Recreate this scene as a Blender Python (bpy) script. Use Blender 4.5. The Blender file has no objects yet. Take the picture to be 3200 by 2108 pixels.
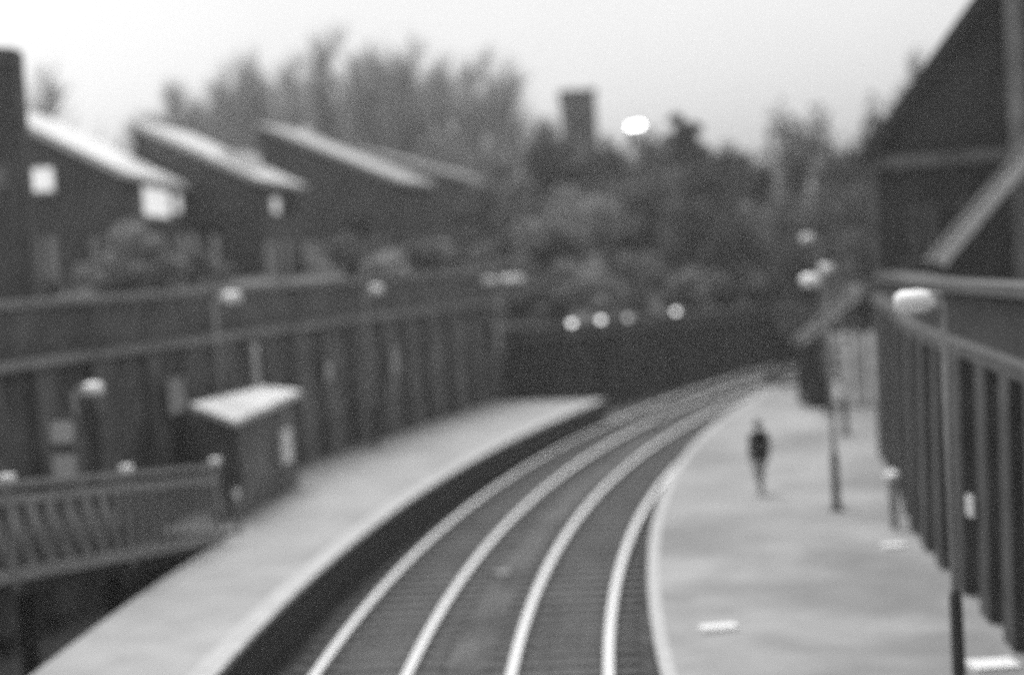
import bpy, bmesh, math, random
from mathutils import Vector, Matrix

# ------------------------------------------------------------------ camera, sky, sun, exposure
SC = bpy.context.scene
COL = SC.collection
CAM_Z = 6.5
PITCH, ROLL = 0.0538, math.radians(3.5)
cam_data = bpy.data.cameras.new('camera')
cam = bpy.data.objects.new('camera', cam_data)
COL.objects.link(cam)
right0, up0, back = Vector((1, 0, 0)), Vector((0, math.sin(PITCH), math.cos(PITCH))), Vector((0, -math.cos(PITCH), math.sin(PITCH)))
c_, s_ = math.cos(ROLL), math.sin(ROLL)
rv, uv = right0 * c_ - up0 * s_, right0 * s_ + up0 * c_
cam.matrix_world = Matrix(((rv.x, uv.x, back.x, 0), (rv.y, uv.y, back.y, 0), (rv.z, uv.z, back.z, CAM_Z), (0, 0, 0, 1)))
cam_data.sensor_width = 36.0
cam_data.lens = 56.25
cam_data.clip_start, cam_data.clip_end = 0.1, 5000
cam_data.dof.use_dof = True              # the photograph is focused far too near: everything is out of focus
cam_data.dof.focus_distance = 11.0
cam_data.dof.aperture_fstop = 0.43
cam_data.dof.aperture_blades = 0
SC.camera = cam

SUN_EL, SUN_AZ = math.radians(68), math.radians(-25)     # azimuth from +Y towards +X: the sun stands high, ahead and to the left, behind cloud
world = bpy.data.worlds.new('World'); SC.world = world; world.use_nodes = True
nt = world.node_tree; nt.nodes.clear()
sky = nt.nodes.new('ShaderNodeTexSky'); sky.sky_type = 'NISHITA'; sky.sun_disc = False
sky.sun_elevation, sky.sun_rotation = SUN_EL, SUN_AZ
sky.air_density, sky.dust_density, sky.ozone_density = 1.0, 4.2, 0.0
bw = nt.nodes.new('ShaderNodeRGBToBW')
bg = nt.nodes.new('ShaderNodeBackground'); bg.inputs['Strength'].default_value = 0.15
wo = nt.nodes.new('ShaderNodeOutputWorld')
cn = nt.nodes.new('ShaderNodeTexNoise'); cn.inputs['Scale'].default_value = 3.0; cn.inputs['Detail'].default_value = 5     # faint unevenness of the cloud
cr_ = nt.nodes.new('ShaderNodeMapRange'); cr_.inputs['From Min'].default_value = .3; cr_.inputs['From Max'].default_value = .7; cr_.inputs['To Min'].default_value = .93; cr_.inputs['To Max'].default_value = 1.05
cm = nt.nodes.new('ShaderNodeMath'); cm.operation = 'MULTIPLY'; ctc = nt.nodes.new('ShaderNodeTexCoord')
nt.links.new(ctc.outputs['Generated'], cn.inputs['Vector']); nt.links.new(cn.outputs['Fac'], cr_.inputs['Value'])
nt.links.new(sky.outputs[0], bw.inputs[0]); nt.links.new(bw.outputs[0], cm.inputs[0]); nt.links.new(cr_.outputs[0], cm.inputs[1]); nt.links.new(cm.outputs[0], bg.inputs['Color']); nt.links.new(bg.outputs[0], wo.inputs[0])
sun_d = bpy.data.lights.new('sun', 'SUN'); sun_d.energy = 1.0; sun_d.angle = math.radians(25); sun_d.color = (1, 1, 1)
sun = bpy.data.objects.new('sun', sun_d); COL.objects.link(sun)
sd = Vector((math.sin(SUN_AZ) * math.cos(SUN_EL), math.cos(SUN_AZ) * math.cos(SUN_EL), math.sin(SUN_EL)))
sun.rotation_euler = sd.to_track_quat('Z', 'Y').to_euler()
SC.view_settings.view_transform = 'Standard'; SC.view_settings.look = 'None'
SC.view_settings.exposure = 0.6; SC.view_settings.gamma = 1.0; SC.view_settings.use_curve_mapping = False
SC.cycles.use_denoising = False          # the samples' own noise stands in for the film's grain
SC.cycles.volume_bounces = 1
SC.cycles.max_bounces = 5; SC.cycles.diffuse_bounces = 3; SC.cycles.glossy_bounces = 2; SC.cycles.transmission_bounces = 1

# ------------------------------------------------------------------ materials (a black-and-white photograph: every colour is a grey)
MATS = {}
def mat(name, v, rough=0.8, var=0.25, scale=3.0, bump=0.15, metal=0.0, spec=0.4, blotch=0.0, bscale=0.35):
    if name in MATS: return MATS[name]
    m = bpy.data.materials.new(name); m.use_nodes = True; t = m.node_tree; b = t.nodes['Principled BSDF']
    tc = t.nodes.new('ShaderNodeTexCoord')
    n = t.nodes.new('ShaderNodeTexNoise'); n.inputs['Scale'].default_value = scale; n.inputs['Detail'].default_value = 8
    t.links.new(tc.outputs['Object'], n.inputs['Vector'])
    r = t.nodes.new('ShaderNodeMapRange'); r.inputs['From Min'].default_value = .3; r.inputs['From Max'].default_value = .7
    r.inputs['To Min'].default_value = v * (1 - var); r.inputs['To Max'].default_value = v * (1 + var)
    t.links.new(n.outputs['Fac'], r.inputs['Value'])
    out = r.outputs[0]
    if blotch:
        n2 = t.nodes.new('ShaderNodeTexNoise'); n2.inputs['Scale'].default_value = bscale; n2.inputs['Detail'].default_value = 5
        n2.inputs['Distortion'].default_value = 0.6
        t.links.new(tc.outputs['Object'], n2.inputs['Vector'])
        r2 = t.nodes.new('ShaderNodeMapRange'); r2.inputs['From Min'].default_value = .35; r2.inputs['From Max'].default_value = .65
        r2.inputs['To Min'].default_value = 1 - blotch; r2.inputs['To Max'].default_value = 1 + blotch * .5
        t.links.new(n2.outputs['Fac'], r2.inputs['Value'])
        mu = t.nodes.new('ShaderNodeMath'); mu.operation = 'MULTIPLY'
        t.links.new(out, mu.inputs[0]); t.links.new(r2.outputs[0], mu.inputs[1]); out = mu.outputs[0]
    t.links.new(out, b.inputs['Base Color'])
    b.inputs['Roughness'].default_value = rough; b.inputs['Metallic'].default_value = metal
    b.inputs['Specular IOR Level'].default_value = spec
    if bump:
        bp = t.nodes.new('ShaderNodeBump'); bp.inputs['Strength'].default_value = bump; bp.inputs['Distance'].default_value = 0.02
        n3 = t.nodes.new('ShaderNodeTexNoise'); n3.inputs['Scale'].default_value = scale * 8; n3.inputs['Detail'].default_value = 4
        t.links.new(tc.outputs['Object'], n3.inputs['Vector'])
        t.links.new(n3.outputs['Fac'], bp.inputs['Height']); t.links.new(bp.outputs[0], b.inputs['Normal'])
    MATS[name] = m
    return m
def glow_mat(name, v, strength):
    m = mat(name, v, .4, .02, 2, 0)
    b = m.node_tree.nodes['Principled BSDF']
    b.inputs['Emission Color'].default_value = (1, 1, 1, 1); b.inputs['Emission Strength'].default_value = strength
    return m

M_GROUND = mat('ground_earth', .10, 1, .4, .6, .4)
M_BALLAST = mat('ballast_stone', .105, .95, .5, 9, .9, blotch=.45, bscale=.5)
M_RAIL = mat('rail_steel', .85, .35, .06, 6, .03, metal=.2)
M_RAILSIDE = mat('rail_rust', .38, .7, .2, 8, .1)
M_SLEEPER = mat('sleeper_timber', .10, .9, .35, 6, .3)
M_PLAT_R = mat('platform_asphalt_right', .32, .95, .10, 1.5, .2, blotch=.28, bscale=.3, spec=.08)
M_PLAT_L = mat('platform_asphalt_left', .36, .95, .10, 1.5, .2, blotch=.14, bscale=.25, spec=.08)
M_COPING = mat('platform_white_line', .46, .9, .12, 3, .1, spec=.1)
M_FACE = mat('platform_brick_face', .05, .9, .3, 4, .3)
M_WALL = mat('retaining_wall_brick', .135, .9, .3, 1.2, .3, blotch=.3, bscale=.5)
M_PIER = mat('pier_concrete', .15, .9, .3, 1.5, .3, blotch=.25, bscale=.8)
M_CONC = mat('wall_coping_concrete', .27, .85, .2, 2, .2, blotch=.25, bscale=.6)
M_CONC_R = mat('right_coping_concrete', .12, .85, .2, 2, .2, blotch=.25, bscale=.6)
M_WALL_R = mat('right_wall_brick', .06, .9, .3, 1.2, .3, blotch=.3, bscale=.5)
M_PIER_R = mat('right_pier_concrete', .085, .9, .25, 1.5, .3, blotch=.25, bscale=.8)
M_DARK = mat('dark_paint', .04, .5, .15, 4, .05)
M_PITCH = mat('black_undercroft', .035, .95, .3, 2, .2)
M_STEEL = mat('galvanised_steel', .27, .6, .12, 5, .05)
M_STEELP = mat('railing_paint', .26, .5, .2, 3, .05)
M_WHITE = mat('white_paint', .8, .5, .05, 4, .03)
M_LENS = mat('lamp_diffuser', .9, .35, .03, 4, 0)
M_ROOF_PALE = mat('pale_roof_sheet', .8, .30, .06, 1.0, .05, spec=.6)
M_ROOF_MID = mat('grey_roof_sheet', .62, .35, .08, 1.0, .05, spec=.6)
M_ROOF_DULL = mat('dull_roof_sheet', .3, .5, .12, 1.0, .05)
M_HOUSE = mat('house_dark_brick', .115, .9, .2, 1.5, .25, blotch=.2)
M_HOUSE2 = mat('house_dark_boarding', .06, .9, .2, 1.5, .25, blotch=.2)
M_FRAME = mat('window_frame_white', .7, .5, .05, 4, 0)
M_BLIND = mat('window_blind', .85, .6, .05, 4, 0)
M_GLASS = mat('window_glass_dark', .03, .06, .05, 1, 0, spec=.9)
M_FENCE = mat('fence_paling', .42, .8, .3, 3, .2)
M_BARK = mat('bark', .16, .95, .3, 4, .4)
M_TWIG = mat('twig', .42, .95, .25, 4, 0)
M_TWIGD = mat('twig_dark', .07, .95, .25, 4, 0)
M_LEAF = [mat('leaf_dark', .11, .8, .35, .35, 0), mat('leaf_mid', .17, .8, .35, .35, 0), mat('leaf_pale', .30, .8, .35, .35, 0)]
M_BRICKTOWER = mat('tower_stone', .16, .9, .15, .6, .2)
M_STREETLIGHT = glow_mat('street_lamp_lit', .9, 6.0)
M_WINGLOW = glow_mat('window_sky_glow', .85, .45)  # unlit panes: glow put into the material in place of reflected sky
M_POSTER = mat('poster_print', .5, .6, .35, 2.2, 0)

# ------------------------------------------------------------------ mesh helpers
class MB:
    def __init__(s): s.v, s.f, s.m = [], [], []
    def add(s, vs, fs, mi=0):
        o = len(s.v); s.v += [tuple(p) for p in vs]; s.f += [tuple(o + i for i in f) for f in fs]; s.m += [mi] * len(fs); return s
    def box(s, x0, x1, y0, y1, z0, z1, mi=0):
        return s.add([(x0, y0, z0), (x1, y0, z0), (x1, y1, z0), (x0, y1, z0), (x0, y0, z1), (x1, y0, z1), (x1, y1, z1), (x0, y1, z1)],
                     [(0, 3, 2, 1), (4, 5, 6, 7), (0, 1, 5, 4), (1, 2, 6, 5), (2, 3, 7, 6), (3, 0, 4, 7)], mi)
    def hexa(s, p, mi=0):   # 4 bottom points then 4 top points
        return s.add(p, [(0, 3, 2, 1), (4, 5, 6, 7), (0, 1, 5, 4), (1, 2, 6, 5), (2, 3, 7, 6), (3, 0, 4, 7)], mi)
    def prism(s, pts, d, mi=0):   # polygon pts (3-D) extruded by vector d
        n = len(pts); d = Vector(d); a = [Vector(p) for p in pts]
        return s.add(a + [p + d for p in a], [tuple(range(n))[::-1], tuple(range(n, 2 * n))] + [(i, (i + 1) % n, n + (i + 1) % n, n + i) for i in range(n)], mi)
    def tube(s, a, b, ra, rb=None, n=8, caps=True, mi=0):
        rb = ra if rb is None else rb
        a, b = Vector(a), Vector(b); d = (b - a)
        if d.length < 1e-6: return s
        d.normalize(); u = d.orthogonal().normalized(); w = d.cross(u)
        vs = [a + (u * math.cos(2 * math.pi * i / n) + w * math.sin(2 * math.pi * i / n)) * ra for i in range(n)]
        vs += [b + (u * math.cos(2 * math.pi * i / n) + w * math.sin(2 * math.pi * i / n)) * rb for i in range(n)]
        fs = [(i, (i + 1) % n, n + (i + 1) % n, n + i) for i in range(n)]
        if caps: fs += [tuple(range(n))[::-1], tuple(range(n, 2 * n))]
        return s.add(vs, fs, mi)
    def beam(s, a, b, w, h, mi=0):   # bar of width w and height h from a to b
        a, b = Vector(a), Vector(b); d = (b - a).normalized(); sx = d.cross(Vector((0, 0, 1)))
        sx = Vector((1, 0, 0)) if sx.length < 1e-4 else sx.normalized(); up = sx.cross(d)
        sx *= w / 2; up *= h / 2
        return s.hexa([a - sx - up, a + sx - up, b + sx - up, b - sx - up, a - sx + up, a + sx + up, b + sx + up, b - sx + up], mi)
    def sweep(s, path, prof, closed_prof=True, mi=0):   # path [(pos, side)], prof [(offset along side, z)]
        n = len(prof); vs = []
        for p, sd_ in path:
            for o, z in prof: vs.append((p[0] + sd_[0] * o, p[1] + sd_[1] * o, p[2] + z))
        fs = []
        for i in range(len(path) - 1):
            for j in range(n if closed_prof else n - 1):
                k = (j + 1) % n; fs.append((i * n + j, i * n + k, (i + 1) * n + k, (i + 1) * n + j))
        if closed_prof: fs += [tuple(range(n))[::-1], tuple((len(path) - 1) * n + j for j in range(n))]
        return s.add(vs, fs, mi)
    def mesh(s, name, mats):
        me = bpy.data.meshes.new(name); me.from_pydata(s.v, [], s.f)
        for m in (mats if isinstance(mats, (list, tuple)) else [mats]): me.materials.append(m)
        if any(s.m): me.polygons.foreach_set('material_index', s.m)
        bm = bmesh.new(); bm.from_mesh(me); bmesh.ops.recalc_face_normals(bm, faces=bm.faces); bm.to_mesh(me); bm.free()
        return me
    def raw(s, name, mats):
        me = bpy.data.meshes.new(name); me.from_pydata(s.v, [], s.f)
        for m in (mats if isinstance(mats, (list, tuple)) else [mats]): me.materials.append(m)
        if any(s.m): me.polygons.foreach_set('material_index', s.m)
        return me
    def build(s, name, mats, parent=None, smooth=False):
        o = bpy.data.objects.new(name, s.mesh(name, mats)); COL.objects.link(o); o.parent = parent
        if smooth: o.data.polygons.foreach_set('use_smooth', [True] * len(o.data.polygons))
        return o
def tag(o, label, cat, group=None):
    o['label'] = label; o['category'] = cat
    if group: o['group'] = group
    return o
def struct(o, kind='structure'): o['kind'] = kind; return o
def empty(name, loc=(0, 0, 0), rz=0.0):
    o = bpy.data.objects.new(name, None); COL.objects.link(o); o.location = loc; o.rotation_euler = (0, 0, rz); return o
def inst(name, me, parent=None, loc=(0, 0, 0), rot=(0, 0, 0), scale=(1, 1, 1)):
    o = bpy.data.objects.new(name, me); COL.objects.link(o); o.parent = parent; o.location = loc; o.rotation_euler = rot; o.scale = scale; return o
def copy_tree(o, parent=None):
    c = o.copy(); COL.objects.link(c); c.parent = parent
    for ch in list(o.children): copy_tree(ch, c)
    return c

# ------------------------------------------------------------------ the curve of the railway: arcs about one centre
CX, CY = 121.32, 17.0
def arc(R, phi, z=0.0): return Vector((CX - R * math.cos(phi), CY + R * math.sin(phi), z))
def aside(phi): return Vector((-math.cos(phi), math.sin(phi), 0))        # outward (left) normal
def apath(R, p0, p1, n, z=0.0): return [(arc(R, p0 + (p1 - p0) * i / n, z), aside(p0 + (p1 - p0) * i / n)) for i in range(n + 1)]
def strip(R0, R1, p0, p1, n, z0, z1=None):
    mb = MB(); z1 = z0 if z1 is None else z1
    return mb.sweep(apath(0, p0, p1, n), [(R0, z0), (R1, z1)], closed_prof=False)
def apath0(p0, p1, n): return [(Vector((CX, CY, 0)), aside(p0 + (p1 - p0) * i / n)) for i in range(n + 1)]
PZ = 0.8                                   # platform height above the rails
RAILS = [125.04, 123.535, 121.875, 120.37]
PH0, PH1 = -0.32, 0.95

# ---- ground to the horizon
g = MB(); g.add([(-900, -900, -.75), (900, -900, -.75), (900, 900, -.75), (-900, 900, -.75)], [(0, 1, 2, 3)])
struct(g.build('ground', M_GROUND))
# ---- ballast
b = MB(); b.sweep(apath0(PH0, PH1, 120), [(118.6, -.7), (118.6, -.30), (119.6, -.22), (121.0, -.165), (122.7, -.19), (124.2, -.165), (125.7, -.22), (127.6, -.3), (127.6, -.7)], closed_prof=False)
struct(b.build('ballast_bed', M_BALLAST))

# ---- two tracks: rails and every sleeper
RAILP = [(-.085, -.16), (.085, -.16), (.085, -.145), (.012, -.125), (.012, -.045), (.072, -.035), (.072, -.001), (-.072, -.001), (-.072, -.035), (-.012, -.045), (-.012, -.125), (-.085, -.145)]
slp = MB(); slp.box(-1.25, 1.25, -.125, .125, -.30, -.135); SLEEPER = slp.mesh('sleeper', M_SLEEPER)
def track(Ra, Rb, label):
    t = empty('railway_track', arc((Ra + Rb) / 2, .05, -.3)); tag(t, label, 'railway track', 'pair of curved tracks'); T = t.location.copy()
    for R in (Ra, Rb):
        mb = MB(); mb.sweep([(p - T, s) for p, s in apath(R, PH0, PH1, 160)], RAILP)
        mb.v = [(x, y, z + 0.0) for x, y, z in mb.v]
        nf = len(RAILP)
        for i in range(160):
            mb.m[i * nf + 6] = 1                                       # polished running surface
            mb.m[i * nf + 5] = mb.m[i * nf + 7] = 1
        o = mb.build('rail', [M_RAILSIDE, M_RAIL], t)
    Rm = (Ra + Rb) / 2; ph = -0.06; k = 0
    while ph < 0.66 and k < 150:
        p = arc(Rm, ph); inst('sleeper', SLEEPER, t, (p.x - T.x, p.y - T.y, .3), (0, 0, -ph + random.uniform(-.01, .01)))
        ph += .68 / Rm; k += 1
    return t
random.seed(4)
track(RAILS[0], RAILS[1], 'curved railway track running beside the platform with the flat-roofed shelter')
track(RAILS[2], RAILS[3], 'curved railway track running beside the platform with the walking person')

# ---- platforms: body, white edge line
LEND = 0.345
def Ledge(ph): return 125.93 - .55 * max(0, min(1, (ph - .03) / .27))
def Lback(ph): return 128.72 if ph < .135 else 130.6
def plat_left():
    n = 90; top = MB(); face = MB(); lp = []
    for i in range(n):
        a, c = -.3 + (LEND + .3) * i / n, -.3 + (LEND + .3) * (i + 1) / n
        e0, e1, k0, k1 = Ledge(a), Ledge(c), Lback((a + c) / 2), Lback((a + c) / 2)
        top.add([arc(e0, a, PZ), arc(k0, a, PZ), arc(k1, c, PZ), arc(e1, c, PZ)], [(0, 1, 2, 3)])
        face.add([arc(e0 + .06, a, -.5), arc(e0 + .06, a, PZ - .08), arc(e1 + .06, c, PZ - .08), arc(e1 + .06, c, -.5)], [(0, 1, 2, 3)])
        face.add([arc(k0, a, -.7), arc(k0, a, PZ - .002), arc(k1, c, PZ - .002), arc(k1, c, -.7)], [(0, 1, 2, 3)])
        a, c = a + .00006, c - .00006; line = MB(); lp.append(line)
        line.hexa([arc(e0 - .02, a, PZ - .08), arc(e0 + .40, a, PZ - .08), arc(e1 + .40, c, PZ - .08), arc(e1 - .02, c, PZ - .08),
                   arc(e0 - .02, a, PZ + .004), arc(e0 + .40, a, PZ + .004), arc(e1 + .40, c, PZ + .004), arc(e1 - .02, c, PZ + .004)])
    face.add([arc(Ledge(LEND), LEND, -.5), arc(Ledge(LEND), LEND, PZ - .002), arc(130.6, LEND, PZ - .002), arc(130.6, LEND, -.5)], [(0, 1, 2, 3)])
    o = struct(top.build('platform', M_PLAT_L)); face.build('platform_face', M_FACE, o)
    for q_ in lp: q_.build('coping_stone', M_COPING, o)
plat_left()
REND = 0.375
RW = [(5.8, 8), (6.2, 14), (6.6, 19), (6.95, 22.6), (7.3, 26.5), (7.75, 30.3), (8.65, 35), (9.7, 41.6)]      # foot of the right wall
def plat_right():
    n = 90; top = MB(); face = MB(); lp = []; E = 119.66
    def rb(ph):
        y = CY + E * math.sin(ph)
        pts = RW + [(12.2, 50), (13.6, 58.5), (15, 64)]
        for (xa, ya), (xb, yb) in zip(pts, pts[1:]):
            if y <= yb: return Vector((xa + (xb - xa) * (y - ya) / (yb - ya) + .25, y, 0))
        return Vector((pts[-1][0], y, 0))
    for i in range(n):
        a, c = -.12 + (REND + .12) * i / n, -.12 + (REND + .12) * (i + 1) / n
        ra, rc = rb(a), rb(c); ra.z = rc.z = PZ
        top.add([arc(E, a, PZ), arc(E, c, PZ), rc, ra], [(0, 1, 2, 3)])
        face.add([arc(E - .06, a, -.5), arc(E - .06, c, -.5), arc(E - .06, c, PZ - .08), arc(E - .06, a, PZ - .08)], [(0, 1, 2, 3)])
        a, c = a + .00006, c - .00006; line = MB(); lp.append(line)
        line.hexa([arc(E + .02, a, PZ - .08), arc(E - .17, a, PZ - .08), arc(E - .17, c, PZ - .08), arc(E + .02, c, PZ - .08),
                   arc(E + .02, a, PZ + .004), arc(E - .17, a, PZ + .004), arc(E - .17, c, PZ + .004), arc(E + .02, c, PZ + .004)])
    r = rb(REND); r.z = PZ - .002; q = r.copy(); q.z = -.5
    face.add([arc(E, REND, -.5), arc(E, REND, PZ - .002), r, q], [(0, 1, 2, 3)])
    o = struct(top.build('platform', M_PLAT_R)); face.build('platform_face', M_FACE, o)
    for q_ in lp: q_.build('coping_stone', M_COPING, o)
plat_right()

# ------------------------------------------------------------------ retaining walls with piers, ledge and coping
def smooth_line(pts, step):
    P = [Vector((x, y, 0)) for x, y in pts]; P = [P[0] * 2 - P[1]] + P + [P[-1] * 2 - P[-2]]; out = []
    for i in range(1, len(P) - 2):
        n = max(1, int((P[i + 1] - P[i]).length / step))
        for k in range(n):
            t = k / n; a, b_, c, d = P[i - 1], P[i], P[i + 1], P[i + 2]
            out.append(.5 * ((2 * b_) + (c - a) * t + (2 * a - 5 * b_ + 4 * c - d) * t * t + (3 * b_ - a - 3 * c + d) * t ** 3))
    out.append(P[-2]); return out
def sided(path, sgn):
    res = []
    for i, p in enumerate(path):
        d = (path[min(i + 1, len(path) - 1)] - path[max(i - 1, 0)]).normalized()
        res.append((p, Vector((-d.y, d.x, 0)) * sgn))
    return res
def wall(name, label, pts, sgn, zl, zc, zbase, mw, mp, pier_gap, pier_w, pier_d, thick=.5, first=0.0, mc=None):
    """zl, zc: ledge and coping heights at both ends; sgn: +1 when the outside (earth side) lies left of the path."""
    path = smooth_line(pts, 1.0); sp = sided(path, sgn); n = len(sp); root = empty(name, path[n // 2]); T = path[n // 2].copy()
    tag(root, label, 'retaining wall'); mc = mc or M_CONC
    L = [0]
    for a, b_ in zip(path, path[1:]): L.append(L[-1] + (b_ - a).length)
    def band(o0, o1, fz0, fz1, nm, mt):
        mb = MB(); vs = []
        for i, (p, s) in enumerate(sp):
            t = L[i] / L[-1]
            for o, f in ((o0, fz0), (o1, fz0), (o1, fz1), (o0, fz1)):
                q = p + s * o - T; vs.append((q.x, q.y, f(t)))
        fs = [(i * 4 + j, i * 4 + (j + 1) % 4, i * 4 + 4 + (j + 1) % 4, i * 4 + 4 + j) for i in range(n - 1) for j in range(4)]
        fs += [(3, 2, 1, 0), tuple((n - 1) * 4 + j for j in range(4))]
        mb.add(vs, fs); return mb.build(nm, mt, root)
    lz = lambda t: zl[0] + (zl[1] - zl[0]) * t
    cz = lambda t: zc[0] + (zc[1] - zc[0]) * t
    band(0, thick, lambda t: zbase, lz, 'wall_face', mw)
    band(-.30, thick, lambda t: lz(t) + .003, lambda t: lz(t) + .20, 'ledge', mc)
    band(-.06, thick - .1, lambda t: lz(t) + .203, lambda t: cz(t) - .16, 'parapet', mw)
    band(-.16, thick, lambda t: cz(t) - .157, cz, 'coping', mc)
    s_at = first; k = 0
    while s_at < L[-1] - .3:
        i = max(j for j in range(n) if L[j] <= s_at); i = min(i, n - 2); t = (s_at - L[i]) / (L[i + 1] - L[i])
        p = path[i].lerp(path[i + 1], t); s = sp[i][1]; d = (path[i + 1] - path[i]).normalized(); h = lz(s_at / L[-1]) - .002
        w = pier_w * (1 + .18 * math.sin(k * 2.3)); A, B = p - s * pier_d - d * w / 2, p - s * pier_d + d * w / 2
        C, D = p + s * -.002 + d * w / 2, p + s * -.002 - d * w / 2
        mb = MB(); mb.hexa([Vector((q.x - T.x, q.y - T.y, zbase + .4)) for q in (A - s * .1, B - s * .1, C, D)] + [Vector((q.x - T.x, q.y - T.y, h)) for q in (A, B, C, D)])
        mb.build('pier', mp, root); s_at += pier_gap * (1 + .12 * math.sin(k * 1.7)); k += 1
    root.location = T
    return root
LW = [(-12.9, 16), (-12.4, 21), (-11.5, 26), (-10.0, 32), (-8.3, 38), (-6.45, 44.5), (-4.55, 50.6), (-2.75, 56), (-1.5, 60), (-.55, 63.2)]
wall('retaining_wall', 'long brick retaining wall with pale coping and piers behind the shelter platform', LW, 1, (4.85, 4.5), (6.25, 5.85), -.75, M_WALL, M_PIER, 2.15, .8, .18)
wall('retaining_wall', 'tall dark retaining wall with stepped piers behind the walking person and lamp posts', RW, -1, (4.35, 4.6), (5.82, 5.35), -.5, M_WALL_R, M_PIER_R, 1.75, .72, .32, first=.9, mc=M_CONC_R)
FW = [tuple(arc(R, p)[:2]) for R, p in ((130.35, .3655), (128.9, .384), (127.9, .405), (127.3, .44), (126.9, .52), (126.7, .62), (126.6, .74), (126.6, .9))]
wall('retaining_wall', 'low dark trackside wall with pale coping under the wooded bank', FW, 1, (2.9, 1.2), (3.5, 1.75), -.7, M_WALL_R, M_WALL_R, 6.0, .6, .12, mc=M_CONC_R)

# earth behind the walls
def bank(name, pts, sgn, offs, m, n_sub=2.0, seed=1):
    path = sided(smooth_line(pts, n_sub), sgn); rnd = random.Random(seed); mb = MB(); vs = []
    for p, s in path:
        for o, z in offs: vs.append((p.x + s.x * o, p.y + s.y * o, z + (rnd.uniform(-.15, .15) if o > 3 else 0)))
    k = len(offs); fs = [(i * k + j, i * k + j + 1, i * k + k + j + 1, i * k + k + j) for i in range(len(path) - 1) for j in range(k - 1)]
    mb.add(vs, fs); return struct(mb.build(name, m))
M_BANK = mat('bank_undergrowth', .12, 1, .6, .5, .6)
bank('terrace_ground', LW, 1, [(.3, 5.3), (3, 5.5), (8, 5.9), (20, 6.2), (50, 7), (160, 8)], M_BANK, seed=2)
bank('wooded_bank', FW + [tuple(arc(127.2, 1.1)[:2]), tuple(arc(127.2, 1.3)[:2])], 1, [(.3, 1.6), (3, 3.0), (8, 5.0), (16, 6.8), (30, 7.8), (70, 8.2), (250, 8.5)], M_BANK, seed=3)
bank('right_terrace_ground', RW, -1, [(.3, 4.6), (3, 4.8), (8, 5.0), (30, 5.5), (60, 6)], M_BANK, seed=4)
IB = [tuple(arc(R, p)[:2]) for R, p in ((113.2, .27), (113.6, .34), (115.5, .39), (117.6, .43), (118, .52), (118, .66), (118, .9))]
bank('inner_bank', IB, -1, [(0, -.4), (1.5, 1.0), (4, 2.6), (8, 4.6), (14, 5.6), (40, 6)], M_BANK, seed=5)

# ------------------------------------------------------------------ platform lamps
def lamp_post(loc, label, height, arm, head_dir, head_len=.5, dark_base=True, group='platform lamp posts', tilt=0.0):
    """height: of the lantern above the foot; arm: reach from pole to lantern centre; head_dir: angle of the arm in plan."""
    r = empty('lamp_post', loc); tag(r, label, 'lamp post', group)
    p = MB(); p.tube((0, 0, 0), (0, 0, height + .05), .055, .038, 10); p.build('pole', M_STEEL, r, True)
    q = MB(); q.tube((0, 0, 0), (0, 0, 1.15), .085, .08, 10); q.tube((0, 0, 1.15), (0, 0, 1.22), .08, .056, 10); q.tube((0, 0, 0), (0, 0, .04), .16, .16, 10)
    q.build('base', M_DARK if dark_base else M_STEEL, r)
    ca, sa = math.cos(head_dir), math.sin(head_dir); d = Vector((ca, sa, 0)); s = Vector((-sa, ca, 0))
    a = MB(); a.tube((0, 0, height), d * (arm * .6) + Vector((0, 0, height + .06)), .028, .024, 8); a.build('arm', M_STEEL, r)
    h = MB(); n = 10; vs = []; fs = []
    c = d * arm + Vector((0, 0, height + .05))
    for (u, w, z) in ((-.5, .5, -.02), (-.5, .55, .05), (-.35, .35, .13)):
        pass
    rings = [(-1, .07), (-.9, .13), (-.3, .17), (.6, .165), (.95, .12), (1, .05)]
    for u, w in rings:
        for k in range(n):
            an = 2 * math.pi * k / n
            zz = math.sin(an) * w * (1.0 if math.sin(an) > 0 else .75)
            vs.append(c + d * (u * head_len / 2) + s * (math.cos(an) * w) + Vector((0, 0, zz)))
    fs = [(i * n + k, i * n + (k + 1) % n, (i + 1) * n + (k + 1) % n, (i + 1) * n + k) for i in range(len(rings) - 1) for k in range(n)]
    fs += [tuple(range(n))[::-1], tuple((len(rings) - 1) * n + k for k in range(n))]
    h.add(vs, fs); hd = h.build('lantern', M_LENS, r, True)
    hb = MB(); e = c - d * (head_len * .42); hb.hexa([e + s * x + d * y + Vector((0, 0, z)) for z in (-.09, .12) for x, y in ((-.11, -.1), (.11, -.1), (.11, .06), (-.11, .06))])
    hb.build('lantern_housing', M_STEEL, hd)
    r.rotation_euler = (0, tilt, 0)
    return r
PI = math.pi
lamp_post((5.24, 19.42, PZ), 'tall platform lamp post with dark base beside the large white cover plate', 4.72, .32, PI * .98, .50)
lamp_post((6.44, 32.57, PZ), 'platform lamp post with dark base standing a few steps behind the walking person', 4.66, .30, PI * .98, .42)
lamp_post((9.15, 44.5, PZ), 'platform lamp post standing beside the far end of the tall dark wall', 4.60, .30, PI * .98, .42)
lamp_post((9.75, 50.0, PZ), 'slim taller lamp post near the end of the platform, before the trees', 5.46, .35, PI * .98, .42)
lamp_post((-6.95, 36.6 + 1.2, PZ), 'platform lamp post rising from behind the flat-roofed shelter', 4.95, .38, .12, .5)
lamp_post((-4.36, 48.6, PZ), 'platform lamp post against the wall between shelter and wall end', 4.72, .33, .12, .42)
lamp_post((-.42, 61.4, PZ), 'lamp post with twin lanterns at the end of the left wall', 4.55, .55, .15, .95)
lr = [o for o in COL.objects if o.name.startswith('lamp_post') and o.get('label', '').startswith('lamp post with twin')][0]
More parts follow.
